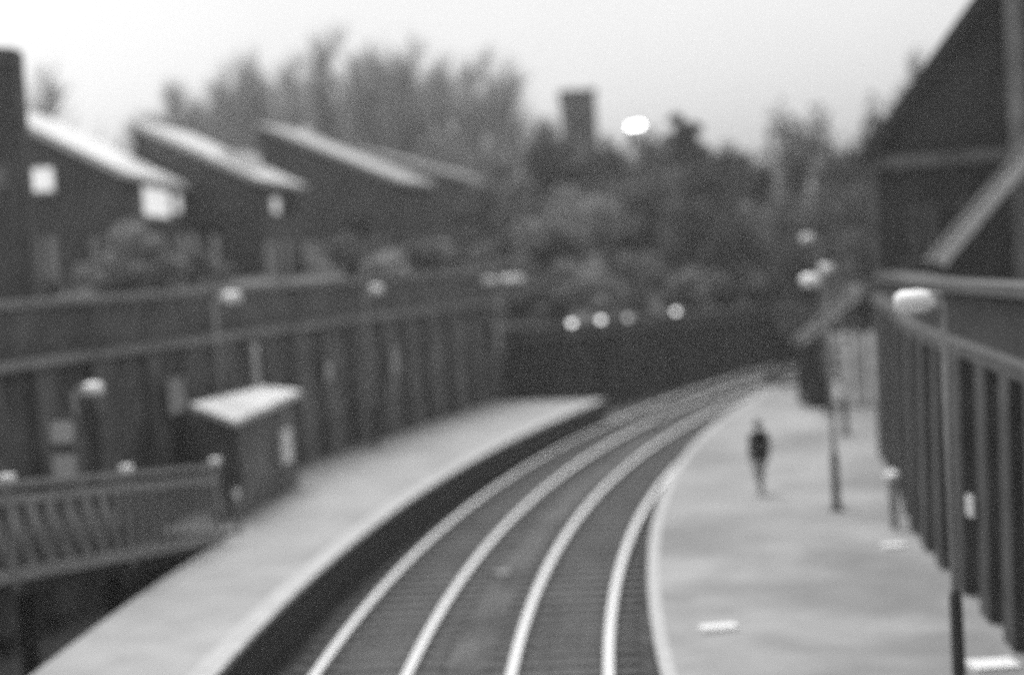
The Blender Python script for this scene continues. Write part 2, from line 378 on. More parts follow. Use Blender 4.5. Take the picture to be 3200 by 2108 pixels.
h2 = [o for o in lr.children if o.name.startswith('lantern')][0]
c2 = h2.copy(); COL.objects.link(c2); c2.parent = lr; c2.scale = (-1, 1, 1); c2.location = (.0, 0, .0)
lamp_post((-8.55, 31.0, PZ - .3), 'short lamp post carrying a white notice board beside the ramp railing', 3.75, .35, .12, .42)

# notice board on the short lamp's side
nb = empty('notice_board', (-8.72, 30.6, .5)); tag(nb, 'tall notice board with two stacked white panels behind the ramp railing', 'notice board')
for x in (-.28, .28):
    m_ = MB(); m_.box(x - .025, x + .025, -.025, .025, 0, 3.42); m_.build('post', M_STEEL, nb)
for z in (2.15, 2.80):
    m_ = MB(); m_.box(-.24, .24, -.035, -.005, z + .06, z + .48); m_.build('panel', M_WHITE, nb)
m_ = MB(); m_.box(-.33, .33, -.004, .03, 2.08, 3.42); m_.build('backboard', M_PIER, nb)
nb.rotation_euler = (0, 0, -.25)

# ------------------------------------------------------------------ flat-roofed shelter on the left platform
SH = empty('platform_shelter', (-6.42, 36.1, PZ), -.14); tag(SH, 'small dark platform shelter with a white flat roof', 'shelter')
m_ = MB(); m_.hexa([(-.86, -.35, 2.58), (.16, -.35, 2.15), (.16, 5.3, 2.30), (-.86, 5.3, 2.46), (-.86, -.35, 2.72), (.16, -.35, 2.29), (.16, 5.3, 2.44), (-.86, 5.3, 2.60)]); m_.build('roof', mat('shelter_roof_felt', .62, .8, .12, 3, .1, blotch=.15), SH)
m_ = MB(); m_.hexa([(-.75, 0, 0), (0, 0, 0), (0, .08, 0), (-.75, .08, 0), (-.75, 0, 2.5), (0, 0, 2.19), (0, .08, 2.19), (-.75, .08, 2.5)]); m_.build('end_wall', M_HOUSE, SH)
m_ = MB(); m_.box(-.75, 0, 4.92, 5.0, 0, 2.32); m_.build('end_wall', M_HOUSE, SH)
m_ = MB(); m_.box(-.75, -.68, .082, 4.918, 0, 2.41); m_.build('back_wall', M_HOUSE, SH)
for y0, y1 in ((.082, 1.3), (1.34, 2.5), (3.5, 4.918)):
    m_ = MB(); m_.box(-.06, 0, y0, y1, 0, 2.18); m_.build('front_panel', M_PIER, SH)
m_ = MB(); m_.box(-.05, -.01, 2.56, 3.44, .05, 2.2); dr = m_.build('door', M_HOUSE, SH)
m_ = MB(); m_.box(-.01, .06, 2.65, 2.70, 1.0, 1.15); m_.build('handle', M_STEEL, dr)
m_ = MB(); m_.tube((.06, -.1, 0), (.06, -.1, 2.14), .045, n=8); m_.build('corner_post', M_DARK, SH)
pc = empty('poster_case', (-6.42 + .14 * 3.9 + .03, 36.1 + 3.9, PZ + .75), -.14); tag(pc, 'narrow bright white poster case on the front of the shelter', 'poster')
m_ = MB(); m_.box(.0, .05, -.45, .45, 0, .85); m_.build('frame', M_WHITE, pc)
m_ = MB(); m_.box(.05, .06, -.41, .41, .04, .81); m_.build('sheet', M_WHITE, pc)

# ------------------------------------------------------------------ ramp with railing, down to the left platform
RP0, RP1 = Vector((-9.1, 23.4, 1.94)), Vector((-6.38, 33.3, .84))
dirp = (RP1 - RP0); plan = Vector((dirp.x, dirp.y, 0)); rl = plan.length; pd = plan.normalized(); ps = Vector((-pd.y, pd.x, 0))
rp = empty('ramp', RP0); tag(rp, 'narrow sloping ramp descending to the platform behind a barred railing', 'ramp')
def rpt(t, side=0.0, z=0.0):    # local to the ramp: t along (m), side to the left, z above deck
    return pd * t + ps * side + Vector((0, 0, dirp.z * t / rl + z))
m_ = MB(); m_.hexa([rpt(0, 0, -.28), rpt(0, 1.3, -.28), rpt(rl, 1.3, -.28), rpt(rl, 0, -.28), rpt(0, 0, -.06), rpt(0, 1.3, -.06), rpt(rl, 1.3, -.06), rpt(rl, 0, -.06)]); m_.build('deck', M_PITCH, rp)
for t in (1.0, 4.0, 7.0):
    m_ = MB(); q = rpt(t, .65, -.28); m_.box(q.x - .12, q.x + .12, q.y - .12, q.y + .12, -RP0.z - .7, q.z); m_.build('support', M_PITCH, rp)
rg = empty('ramp_railing', RP0); tag(rg, 'long grey railing of close upright bars along the platform ramp', 'railing')
def rail_bar(z, w, h, nm, t0=0.0, t1=rl, side=-.05):
    m = MB(); m.beam(rpt(t0, side, z), rpt(t1, side, z), w, h); return m.build(nm, M_STEELP, rg)
rail_bar(1.55, .09, .11, 'handrail'); rail_bar(1.30, .07, .15, 'top_member'); rail_bar(.06, .09, .2, 'bottom_member')
t = .2; k = 0
while t < rl - .1:
    near = t < 5.6
    m = MB(); m.beam(rpt(t, -.09, .14), rpt(t, -.09, 1.24), .05, .09); m.build('baluster', M_STEELP, rg)
    w_ = .28 if near else .17
    m = MB(); m.hexa([rpt(t + .04 + dt + ((.5 if zz < 1 else 0) if near else 0), sd2, zz) for zz in (.17, 1.22) for dt, sd2 in ((0, -.05), (w_, -.05), (w_, -.03), (0, -.03))]); m.build('infill_panel', M_STEELP, rg)
    if near:
        m = MB(); m.beam(rpt(t + .42, -.03, 1.22), rpt(t + .92, -.03, .17), .04, .12); m.build('brace', M_DARK, rg)
    t += .58 if near else .42; k += 1
for t in (2.62, 6.5, rl - .06):
    m = MB(); m.beam(rpt(t, -.06, -.2), rpt(t, -.06, 1.62), .08, .08); po = m.build('post', M_STEELP, rg)
    m = MB(); q = rpt(t, -.06, 1.66); m.hexa([q + Vector((sx * .10, sy * .16, sz * .055)) for sz in (-1, 1) for sx, sy in ((-1, -1), (1, -1), (1, 1), (-1, 1))]); m.build('cap', M_WHITE, po)
m = MB(); m.beam(rpt(rl, -.05, .9), rpt(rl + .5, -.02, .45), .07, .07); m.build('end_loop', M_CONC, rg)
bd = empty('bollard', (-6.12, 34.2, PZ)); tag(bd, 'short pale-topped bollard between the railing end and the shelter', 'bollard')
m = MB(); m.tube((0, 0, 0), (0, 0, .75), .06, .055, 8); m.build('post', M_STEELP, bd)
m = MB(); m.tube((0, 0, .75), (0, 0, .95), .075, .06, 8); m.build('cap', M_WHITE, bd)

# ------------------------------------------------------------------ framed posters on the left wall
def wall_point(y):
    for (xa, ya), (xb, yb) in zip(LW, LW[1:]):
        if ya <= y <= yb: t = (y - ya) / (yb - ya); return Vector((xa + (xb - xa) * t, y, 0)), math.atan2(xb - xa, yb - ya)
for y, z, w, h, lab in ((37.7, 3.15, .85, .85, 'square grey notice on the wall above the shelter roof'),
                        (42.0, 3.3, .45, 1.25, 'tall narrow pale notice on the wall behind the far shelter end'),
                        (46.6, 3.05, .45, .6, 'small pale notice on the wall just before the lamp post'),
                        (51.6, 2.75, .5, .95, 'pale notice on the wall just past the lamp post'),
                        (61.9, 2.7, .5, 1.0, 'pale notice at the very end of the left wall')):
    p, a = wall_point(y); o = empty('wall_notice', (p.x + .36, p.y, z), -a); tag(o, lab, 'notice')
    m = MB(); m.box(0, .05, -w / 2, w / 2, 0, h); m.build('frame', M_STEEL, o)
    m = MB(); m.box(.05, .06, -w / 2 + .04, w / 2 - .04, .04, h - .04); m.build('sheet', M_POSTER, o)

# ------------------------------------------------------------------ small things on the platforms and tracks
def slab_thing(name, label, cat, loc, sx, sy, sz, rz, m_top, group=None):
    o = empty(name, loc, rz); tag(o, label, cat, group)
    m = MB(); m.hexa([(-sx, -sy, 0), (sx, -sy, 0), (sx, sy, 0), (-sx, sy, 0), (-sx * .96, -sy * .94, sz), (sx * .96, -sy * .94, sz), (sx * .96, sy * .94, sz), (-sx * .96, sy * .94, sz)]); m.build('plate', m_top, o)
    m = MB(); m.box(-sx * 1.06, sx * 1.06, -sy * 1.06, sy * 1.06, -.03, .004); m.build('rim', M_STEEL, o)
    return o
slab_thing('inspection_cover', 'white painted cover plate near the platform edge by the tracks', 'cover plate', (2.76, 23.15, PZ + .004), .27, .15, .05, .06, M_WHITE)
slab_thing('inspection_cover', 'white painted cover plate in the middle of the platform before the wall piers', 'cover plate', (6.6, 28.4, PZ + .004), .2, .15, .05, .05, M_WHITE)
slab_thing('inspection_cover', 'large white cover plate at the foot of the nearest tall lamp post', 'cover plate', (5.92, 20.3, PZ + .004), .30, .24, .05, .05, M_WHITE)
slab_thing('cable_cover', 'pale concrete slab lying in the gap between the two tracks', 'slab', (-.5, 32.9, -.19), .16, .25, .08, .5, M_CONC)
slab_thing('cable_cover', 'larger pale concrete slab lying between the tracks at the near end', 'slab', (-1.05, 23.5, -.19), .22, .3, .10, .1, M_CONC)
mk = empty('track_marker', (5.1, 56.2, -.2)); tag(mk, 'small white marker disc on a short post between the tracks', 'marker')
m = MB(); m.tube((0, 0, 0), (0, 0, .5), .03, n=8); m.build('post', M_STEEL, mk)
m = MB(); m.tube((0, -.03, .62), (0, .01, .62), .25, n=16); m.build('disc', M_WHITE, mk)
# white-topped post and a notice by the right wall
wp = empty('litter_bin', (7.05, 30.2, PZ)); tag(wp, 'slim dark litter bin with a white lid against the wall piers', 'litter bin')
m = MB(); m.tube((0, 0, 0), (0, 0, .95), .07, .09, 12); m.build('body', M_STEELP, wp, False)
m = MB(); m.tube((0, 0, .95), (0, 0, 1.05), .15, .15, 12); m.tube((0, 0, 1.05), (0, 0, 1.12), .15, .05, 12); m.build('lid', M_WHITE, wp)
wn = empty('wall_notice', (6.52, 23.1, PZ + 1.45)); tag(wn, 'small pale enamel sign fixed to a pier of the tall dark wall', 'notice')
m = MB(); m.box(-.03, 0, -.16, .16, 0, .3); m.build('plate', M_WHITE, wn)
m = MB(); m.box(.0, .04, -.04, .04, .05, .25); m.build('bracket', M_STEEL, wn)

# ------------------------------------------------------------------ terrace of staggered houses with single-pitch roofs on the left
def window(parent, origin, ux, w, h, blind=True, nrm=(1, 0, 0), name='window', pale=M_BLIND):
    """origin: lower corner on the wall face; ux: direction along the wall; nrm: outward."""
    o = Vector(origin); ux = Vector(ux); n = Vector(nrm); z = Vector((0, 0, 1))
    def slab(a0, a1, z0, z1, d0, d1):
        m = MB(); m.hexa([o + ux * a + n * d + z * zz for zz in (z0, z1) for a, d in ((a0, d0), (a1, d0), (a1, d1), (a0, d1))]); return m
    f = MB()
    for q in (slab(0, w, 0, .07, .002, .08), slab(0, w, h - .07, h, .002, .08), slab(0, .07, .071, h - .071, .002, .08), slab(w - .07, w, .071, h - .071, .002, .08), slab(w / 2 - .03, w / 2 + .03, .071, h - .071, .002, .07)):
        f.add(q.v, q.f)
    fr = f.build(name, M_FRAME if blind else M_DARK, parent)
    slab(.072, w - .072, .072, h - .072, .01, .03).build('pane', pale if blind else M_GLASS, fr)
    slab(-.08, w + .08, -.09, -.003, .002, .14).build('sill', M_CONC, fr)
    return fr
def house(label, Y0, Y1, xh, zh, xl, zl, roof_m, zg, wins, extra_left=0.0, turn=0.0, skylight=None):
    r = empty('house', ((xh + xl) / 2, Y0, zg)); tag(r, label, 'house', 'staggered terrace above the left wall')
    T = r.location; sl = (zl - zh) / (xl - xh)
    xa = xh - extra_left; za = zh + (xa - xh) * sl
    m = MB(); m.prism([(xa - T.x, 0, 0), (xl - .12 - T.x, 0, 0), (xl - .12 - T.x, 0, zl - .24 + .12 * -sl - zg), (xa - T.x, 0, za - .24 - zg)], (0, Y1 - Y0, 0)); m.build('wall', M_HOUSE, r)
    m = MB(); d = (Y1 - Y0); e = .18
    xe = xl + .2; ze = zl + .2 * sl
    m.hexa([(xa - T.x, -e, za - .22 - zg), (xe - T.x, -e, ze - .22 - zg), (xe - T.x, d - .02, ze - .22 - zg), (xa - T.x, d - .02, za - .22 - zg),
            (xa - T.x, -e, za - zg), (xe - T.x, -e, ze - zg), (xe - T.x, d - .02, ze - zg), (xa - T.x, d - .02, za - zg)])
    ro = m.build('roof', roof_m, r)
    m = MB(); m.beam((xa - T.x, -e - .03, za - .13 - zg), (xe - T.x, -e - .03, ze - .13 - zg), .06, .26); m.build('bargeboard', roof_m, ro)
    m = MB(); m.tube((xe + .05 - T.x, -.1, ze - .27 - zg), (xe + .05 - T.x, d - .1, ze - .27 - zg), .06, n=8); m.build('gutter', M_DARK, ro)
    m = MB(); m.tube((xl - .05 - T.x, .25, 0), (xl - .05 - T.x, .25, ze - .3 - zg), .05, n=8); m.build('downpipe', M_DARK, r)
    if skylight:
        sx, sy, w, h = skylight; zz = zh + (sx - xh) * sl
        m = MB(); m.hexa([(sx - w - T.x, sy - T.y, zz + w * -sl - .1 - zg), (sx + w - T.x, sy - T.y, zz - w * -sl - .1 - zg), (sx + w - T.x, sy + 2.2 - T.y, zz - w * -sl - .1 - zg), (sx - w - T.x, sy + 2.2 - T.y, zz + w * -sl - .1 - zg)]
                         + [(sx - w * .8 - T.x, sy - T.y, zz + h - zg), (sx + w * .8 - T.x, sy - T.y, zz + h - .15 - zg), (sx + w * .8 - T.x, sy + 2.2 - T.y, zz + h - .15 - zg), (sx - w * .8 - T.x, sy + 2.2 - T.y, zz + h - zg)])
        m.build('skylight', M_ROOF_PALE, ro)
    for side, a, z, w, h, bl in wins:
        if side == 'e': window(r, (xl - .12 - T.x, a - T.y, z - zg), (0, 1, 0), w, h, bl, (1, 0, 0), pale=M_WINGLOW)
        else: window(r, (a - T.x, 0, z - zg), (1, 0, 0), w, h, bl, (0, -1, 0), pale=M_WINGLOW)
    r.rotation_euler = (0, 0, -turn)
    return r
house('house with the brightest pale roof in the terrace, wide white window under its eave', 60, 71.6, -17.6, 12.35, -14.1, 10.4, M_ROOF_PALE, 5.6,
      [('e', 63.2, 8.75, 5.0, 1.25, True), ('e', 69.0, 9.0, 1.6, .9, True), ('s', -17.62, 9.75, .95, .95, True), ('s', -15.9, 7.0, 1.0, 1.1, False)], extra_left=2.5)
house('house with a raised skylight box on its light grey roof', 72, 81, -15.6, 12.95, -10.9, 10.5, M_ROOF_MID, 5.7,
      [('e', 74.6, 8.9, 1.3, .8, True), ('e', 77.5, 8.8, 2.0, .9, False), ('s', -13.8, 7.3, 1.1, 1.2, False)], extra_left=.9, turn=.10, skylight=(-12.6, 74.6, .8, .6))
house('house with a plain mid-grey roof, third along the terrace from the bright roof', 87, 95, -11.7, 13.6, -5.6, 10.8, mat('plain_roof_sheet', .42, .45, .1, 1.0, .05), 5.9,
      [('e', 91, 8.9, 2.0, .9, False), ('s', -8.6, 7.6, 1.2, 1.2, False)], extra_left=1.6, turn=.20)
house('farthest terrace house with a dull dark roof close to the trees', 109, 117, -9.4, 13.95, .5, 10.75, M_ROOF_DULL, 6.2,
      [('e', 111.5, 9.4, 1.2, 1.0, True), ('s', -3.6, 8.0, 1.2, 1.2, False)], extra_left=1.0, turn=.22)

# tall pillar at the left border of the picture
pl = empty('brick_pillar', (-12.5, 38.3, 5.3)); tag(pl, 'tall dark brick pillar with two pale panels above the left wall', 'pillar')
m = MB(); m.prism([(-1.6, 0, 0), (1.1, 0, 0), (1.1, 0, 6.72), (-1.6, 0, 7.0)], (0, .8, 0)); m.build('shaft', M_HOUSE, pl)
m = MB(); m.box(-1.2, .55, -.05, -.002, 4.55, 6.25); m.build('panel', M_CONC, pl)
m = MB(); m.box(-1.2, .75, -.05, -.002, 3.45, 3.95); m.build('panel', M_CONC, pl)
m = MB(); m.box(.85, .93, -.07, -.002, 0, 6.4); m.build('edge_strip', M_PIER, pl)

# paling fence in front of the houses
def fence(A, B, z, h, label):
    A, B = Vector(A), Vector(B); L = (B - A).length; d = (B - A).normalized(); r = empty('paling_fence', (A.x, A.y, z)); tag(r, label, 'fence', 'paling fences below the houses')
    n = int(L / .72); rnd = random.Random(int(L * 10))
    pm = MB(); pm.box(-.17, .17, -.02, .02, 0, h); me = pm.mesh('paling', M_FENCE); pm2 = MB(); pm2.box(-.15, .15, -.02, .02, 0, h); me2 = pm2.mesh('paling', M_PIER)
    rz = math.atan2(d.y, d.x)
    for i in range(n):
        if i % 7 == 5: continue
        q = d * (i * .72 + .2); inst('paling', me if rnd.random() < .65 else me2, r, (q.x, q.y, rnd.uniform(-.06, .06)), (0, 0, rz))
    for zz in (.3, h - .3):
        m = MB(); m.beam((d * L) * 0 + Vector((0, .06, zz)), d * L + Vector((0, .06, zz)), .05, .09); m.build('fence_rail', M_PIER, r)
fence((-14.6, 46.5, 0), (-10.0, 58.5, 0), 5.7, 2.1, 'pale paling fence below the bright-roofed house')
fence((-9.3, 62.0, 0), (-6.6, 74, 0), 5.7, 1.75, 'pale paling fence below the house with the skylight')

# ------------------------------------------------------------------ right-hand house with a steep roof, string course and outside stair
rh = empty('gable_house', (9.85, 42.9, 4.7), -.27); tag(rh, 'tall dark gabled house with a steep roof edge above the right wall', 'house')
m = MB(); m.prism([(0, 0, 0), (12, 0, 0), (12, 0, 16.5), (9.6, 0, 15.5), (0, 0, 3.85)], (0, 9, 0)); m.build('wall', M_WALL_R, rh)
m = MB(); m.hexa([(-.35, -.3, 3.45), (.0, -.3, 3.30), (.0, 9.2, 3.30), (-.35, 9.2, 3.45), (9.3, -.3, 15.5 - .02), (9.62, -.3, 15.35), (9.62, 9.2, 15.35), (9.3, 9.2, 15.5)])
m.v = [(x, y, z + .25) for x, y, z in m.v]; m.build('roof', M_DARK, rh)
m = MB(); m.box(-.02, 3.55, -.16, -.002, 3.35, 3.72); m.build('string_course', M_PIER, rh)
m = MB(); m.box(3.56, 4.0, -.18, -.002, 0, 9.0); m.build('pilaster', M_CONC, rh)
m = MB(); m.box(-.10, .16, -.10, -.002, 0, 3.34); m.build('corner_board', M_PIER, rh)
window(rh, (.75, 0, .9), (1, 0, 0), 1.0, 1.6, False, (0, -1, 0)); window(rh, (2.1, 0, 1.9), (1, 0, 0), .5, .7, False, (0, -1, 0))
os_ = empty('outside_stair', (10.85, 40.2, 4.7)); tag(os_, 'outside stair with a pale sloping stringer in front of the gabled house', 'stair')
for y in (0, 1.1):
    m = MB(); m.beam((0, y, .82), (2.9, y, 3.92), .08, .27); m.build('stringer', mat('stringer_paint', .6, .7, .1, 3, .05), os_)
for i in range(16):
    t_ = (i + .5) / 16; m = MB(); m.box(2.9 * t_ - .12, 2.9 * t_ + .12, .05, 1.05, .82 + 3.1 * t_ - .02, .82 + 3.1 * t_ + .02); m.build('tread', M_PIER, os_)
for x, z in ((1.45, 2.3), (2.6, 3.5)):
    m = MB(); m.box(x - .05, x + .05, .5, .6, 0, z); m.build('support', M_DARK, os_)

# flight of steps at the end of the right platform
st = empty('platform_steps', (9.5, 52, PZ)); tag(st, 'flight of steps with pale sloping coping at the end of the platform', 'steps')
for y in (0, 1.6):
    m = MB(); m.prism([(0, y, 0), (.85, y, 0), (.85, y, 2.55), (0, y, 1.95)], (0, .18, 0)); m.build('flank_wall', M_WALL_R, st)
    m = MB(); m.beam((-.05, y + .09, 2.08), (1.95, y + .09, 3.52), .3, .16); m.build('coping', M_CONC, st)
for i in range(10):
    m = MB(); m.box(.2 * i, .2 * i + .24, .181, 1.599, .2 + .27 * i, .26 + .27 * i); m.build('step', M_PIER, st)
for y in (.09, 1.69):
    m = MB(); m.box(1.9, 2.02, y - .06, y + .06, 0, 3.35); m.build('post', M_DARK, st)
m = MB(); m.box(1.85, 2.1, -.05, 1.85, 3.56, 3.85); m.build('end_cap', M_CONC, st)
# pale sloping path beyond the wall end
pa = MB(); pa.hexa([(11.7, 57, .4), (13.9, 56.4, .4), (15.2, 64, 2.0), (12.9, 64.5, 2.0), (11.7, 57, .83), (13.9, 56.4, .83), (15.2, 64, 2.4), (12.9, 64.5, 2.4)])
struct(pa.build('sloping_path', mat('path_asphalt', .24, .95, .2, 1.0, .2, blotch=.3, spec=.1)))
# platform-end fence
ef = empty('platform_end_fence', (9.3, 58.9, PZ)); tag(ef, 'low dark fence across the end of the platform', 'fence')
for i in range(4):
    m = MB(); m.box(i * .7 - .03, i * .7 + .03, -.03, .02, 0, 1.0); m.build('post', M_DARK, ef)
for z in (.12, .5, .9):
    m = MB(); m.box(-.05, 2.16, .021, .06, z, z + .16); m.build('fence_rail', M_DARK, ef)

# small lit bulkhead lamps standing on the coping of the far wall
M_BULK = glow_mat('bulkhead_lamp_lit', .9, 1.7); M_BULKD = glow_mat('bulkhead_lamp_dim', .9, .5)
for x, y, z, mm, lab in ((2.36, 62.2, 3.28, M_BULK, 'small lit lamp on the far wall coping, closest to the left wall end'), (3.66, 65.2, 3.2, M_BULK, 'small lit lamp on the far wall coping, second from the left wall end'),
                         (5.0, 68.4, 3.06, M_BULKD, 'small dim lamp on the far wall coping, third from the left wall end'), (7.62, 73.75, 2.98, M_BULK, 'small lit lamp on the far wall coping, farthest from the left wall end')):
    o = empty('wall_lamp', (x, y, z)); tag(o, lab, 'lamp', 'lamps along the far wall')
    m = MB(); m.box(-.03, .03, -.03, .03, -.5, .2); m.build('post', M_STEEL, o)
    m = MB(); m.hexa([(sx * (.13 if zz else .09), sy * .09, .2 + zz * .17) for zz in (0, 1) for sx, sy in ((-1, -1), (1, -1), (1, 1), (-1, 1))]); m.build('lens', mm, o)
    m = MB(); m.hexa([(sx * (.06 if zz else .16), sy * (.04 if zz else .12), .373 + zz * .06) for zz in (0, 1) for sx, sy in ((-1, -1), (1, -1), (1, 1), (-1, 1))]); m.build('hood', M_STEEL, o)

# ------------------------------------------------------------------ distant tower and lit street lamp
tw = empty('stone_tower', (8.0, 160, 7)); tag(tw, 'square dark stone tower rising above the trees', 'tower')
m = MB(); m.box(-1.75, 1.75, 0, 3.5, 0, 14.6); m.build('shaft', M_BRICKTOWER, tw)
m = MB(); m.box(-1.88, 1.88, -.13, 3.63, 14.603, 15.1); m.build('parapet', M_BRICKTOWER, tw)
m = MB(); m.box(-.35, .35, -.06, -.003, 10.8, 12.8); m.build('louvre', M_DARK, tw)
m = MB(); m.box(-1.83, 1.83, -.08, 3.58, 9.6, 9.9); m.build('string_course', M_BRICKTOWER, tw)
sl_ = empty('street_lamp', (8.6, 92, 7.2)); tag(sl_, 'lit street lamp with a glowing white lantern above the trees', 'street lamp')
m = MB(); m.tube((0, 0, 0), (0, 0, 5.9), .09, .05, 8); m.build('pole', M_STEEL, sl_)
m = MB(); m.tube((0, 0, 5.9), (-.5, 0, 6.05), .04, .035, 8); m.build('arm', M_STEEL, sl_)
m = MB(); m.hexa([(-1.25, -.14, 5.86), (-.4, -.16, 5.94), (-.4, .16, 5.94), (-1.25, .14, 5.86), (-1.2, -.10, 6.08), (-.45, -.12, 6.18), (-.45, .12, 6.18), (-1.2, .10, 6.08)]); m.build('lantern', M_STREETLIGHT, sl_)

# ------------------------------------------------------------------ trees and shrubs
def bare_mesh(seed, h=12.0, spread=.34, limbs=17, subs=11, twigs=13, tw_r=.0085):
    R = random.Random(seed); tr = MB(); cr = MB()
    def rnd_dir(d, ang):
        u = d.orthogonal().normalized(); w = d.cross(u); a = R.uniform(0, 2 * math.pi)
        return (d * math.cos(ang) + (u * math.cos(a) + w * math.sin(a)) * math.sin(ang)).normalized()
    pts = [Vector((0, 0, -.4))]
    for i in range(1, 9): pts.append(Vector((R.uniform(-.12, .12) * i * .4, R.uniform(-.12, .12) * i * .4, h * .92 * i / 8)))
    rad = lambda t: .24 * (1 - t) ** .8 + .02
    for i in range(8): tr.tube(pts[i], pts[i + 1], rad(i / 8), rad((i + 1) / 8), 7, False)
    for k in range(limbs):
        t = .18 + .76 * (k + R.random()) / limbs; i = min(7, int(t * 8)); p = pts[i].lerp(pts[i + 1], t * 8 - i)
        d = rnd_dir(Vector((0, 0, 1)), R.uniform(.45, .85) * (1 if t < .8 else .6)); L = h * spread * (1.15 - .75 * t) * R.uniform(.8, 1.2)
        q = p; segs = 4; rr = rad(t) * .5; chain = [q.copy()]
        for s in range(segs):
            d = (rnd_dir(d, .22) + Vector((0, 0, .16))).normalized(); e = q + d * (L / segs); tr.tube(q, e, rr * (1 - s / segs) + .012, rr * (1 - (s + 1) / segs) + .012, 5, False); q = e; chain.append(q.copy())
        for j in range(subs):
            u = R.uniform(.2, 1.0) * segs; a = min(segs - 1, int(u)); b0 = chain[a].lerp(chain[a + 1], u - a)
            d2 = (rnd_dir((chain[a + 1] - chain[a]).normalized(), R.uniform(.4, 1.1)) + Vector((0, 0, .5))).normalized(); L2 = L * R.uniform(.3, .7)
            b1 = b0 + d2 * L2; cr.tube(b0, b1, .02, .008, 3, False)
            for w in range(twigs):
                s0 = b0.lerp(b1, R.uniform(.15, 1)); d3 = (rnd_dir(d2, R.uniform(.3, .9)) + Vector((0, 0, .7))).normalized()
                cr.tube(s0, s0 + d3 * R.uniform(.5, 1.5), tw_r, tw_r * .6, 3, False)
    return tr, cr
BARE = []
for sd_, kw in ((11, {}), (23, dict(spread=.30)), (37, dict(spread=.4)), (51, dict(spread=.36, limbs=20))):
    a, b_ = bare_mesh(sd_, **kw); BARE.append((a, b_, a.raw('trunk', M_BARK), b_.raw('crown', M_TWIG)))
def bare_tree(x, y, z, h, v, label, rz, group='bare winter trees behind the houses', wide=1.0, twig=None):
    r = empty('bare_tree', (x, y, z), rz); tag(r, label, 'tree', group); s = h / 12.0
    inst('trunk', BARE[v][2], r, scale=(s * wide, s * wide, s)); o = inst('crown', BARE[v][3], r, scale=(s * wide, s * wide, s))
    return r
BL = 'leafless grey winter tree in the row behind the terrace roofs'
for i, (x, y, h, w) in enumerate(((-29.5, 132, 11.2, 1.1), (-26, 128, 13.2, 1.0), (-22.8, 134, 14.2, 1.0), (-19.8, 129, 14.6, .95), (-16.8, 133, 15.0, .95), (-13.4, 128, 16.4, .85), (-10.2, 132, 15.0, .9),
                                  (-7.2, 128, 14.6, 1.0), (-4.4, 133, 14.2, 1.1), (-1.7, 129, 14.0, 1.2), (.9, 127, 12.6, 1.1), (-24.5, 140, 13.0, 1.4), (-5.5, 141, 14.0, 1.4), (-15, 142, 15.5, 1.4), (-20.5, 141, 14.5, 1.4), (-10, 143, 15.2, 1.4), (-.5, 140, 13.8, 1.3), (-28.5, 141, 12.0, 1.3), (-18.2, 124, 12.5, 1.1), (-23.5, 123, 11.5, 1.2), (-12, 138, 15.5, 1.3), (-8, 137, 14.2, 1.3))):
    bare_tree(x, y, 7.4, h, i % 4, BL, i * 1.3, wide=w)
bare_tree(24.6, 95, 7.4, 8.8, 1, 'thin leafless tree rising beside the steep roof edge of the gabled house', .4, group=None, wide=.7)
bare_tree(-21.3, 76, 6.2, 9.2, 2, 'leafless tree directly behind the tall brick pillar', 1.0, group=None)

def leafy_mesh(seed, n=5200, leaf=.105, lobes=18, tall=1.0, cone=False):
    """crown of leaf-sized faces in a unit shape: radius about 1, height from 0 to 2*tall."""
    R = random.Random(seed); mb = MB(); L = []
    for i in range(lobes):
        if cone: t = i / (lobes - 1); L.append((Vector((R.uniform(-.12, .12), R.uniform(-.12, .12), .15 + 1.75 * t)), .95 * (1 - t) + .10))
        else:
            a = R.uniform(0, 6.28); q = R.uniform(.1, .85); L.append((Vector((math.cos(a) * q, math.sin(a) * q, R.uniform(.25, 1.75 - .5 * q))), R.uniform(.18, .42)))
    for i in range(n):
        c, r = R.choice(L); d = Vector((R.gauss(0, 1), R.gauss(0, 1), R.gauss(0, .9))).normalized(); rr = r * (R.random() ** .4)
        p = c + Vector((d.x, d.y, d.z * (.6 if cone else 1))) * rr; p.z *= tall
        nrm = (d + Vector((R.gauss(0, .5), R.gauss(0, .5), R.gauss(0, .5) + .3))).normalized(); u = nrm.orthogonal().normalized(); w = nrm.cross(u)
        an = R.uniform(0, 6.28); u, w = u * math.cos(an) + w * math.sin(an), w * math.cos(an) - u * math.sin(an); s = leaf * R.uniform(.3, .6)
        mb.add([p + u * s, p + w * s * .6, p - u * s, p - w * s * .6], [(0, 1, 2, 3)])
    return mb
LEAFY = {}
for k_, m_ in enumerate(M_LEAF):
    for j in range(3): LEAFY[(k_, j)] = leafy_mesh(100 + k_ * 10 + j).raw('crown', m_)
    LEAFY[(k_, 'c')] = leafy_mesh(150 + k_, lobes=12, cone=True).raw('crown', m_)
tk = MB(); tk.tube((0, 0, -.3), (0.03, 0.02, .75), .075, .05, 7, False); tk.tube((.03, .02, .75), (-.02, .05, 1.45), .05, .015, 6, False)
for a in range(5): tk.tube((.02, .02, .35 + a * .14), (math.cos(a * 2.4) * .5, math.sin(a * 2.4) * .5, .85 + a * .16), .03, .008, 5, False)
TRUNK = tk.raw('trunk', M_BARK)
cnt = [0]
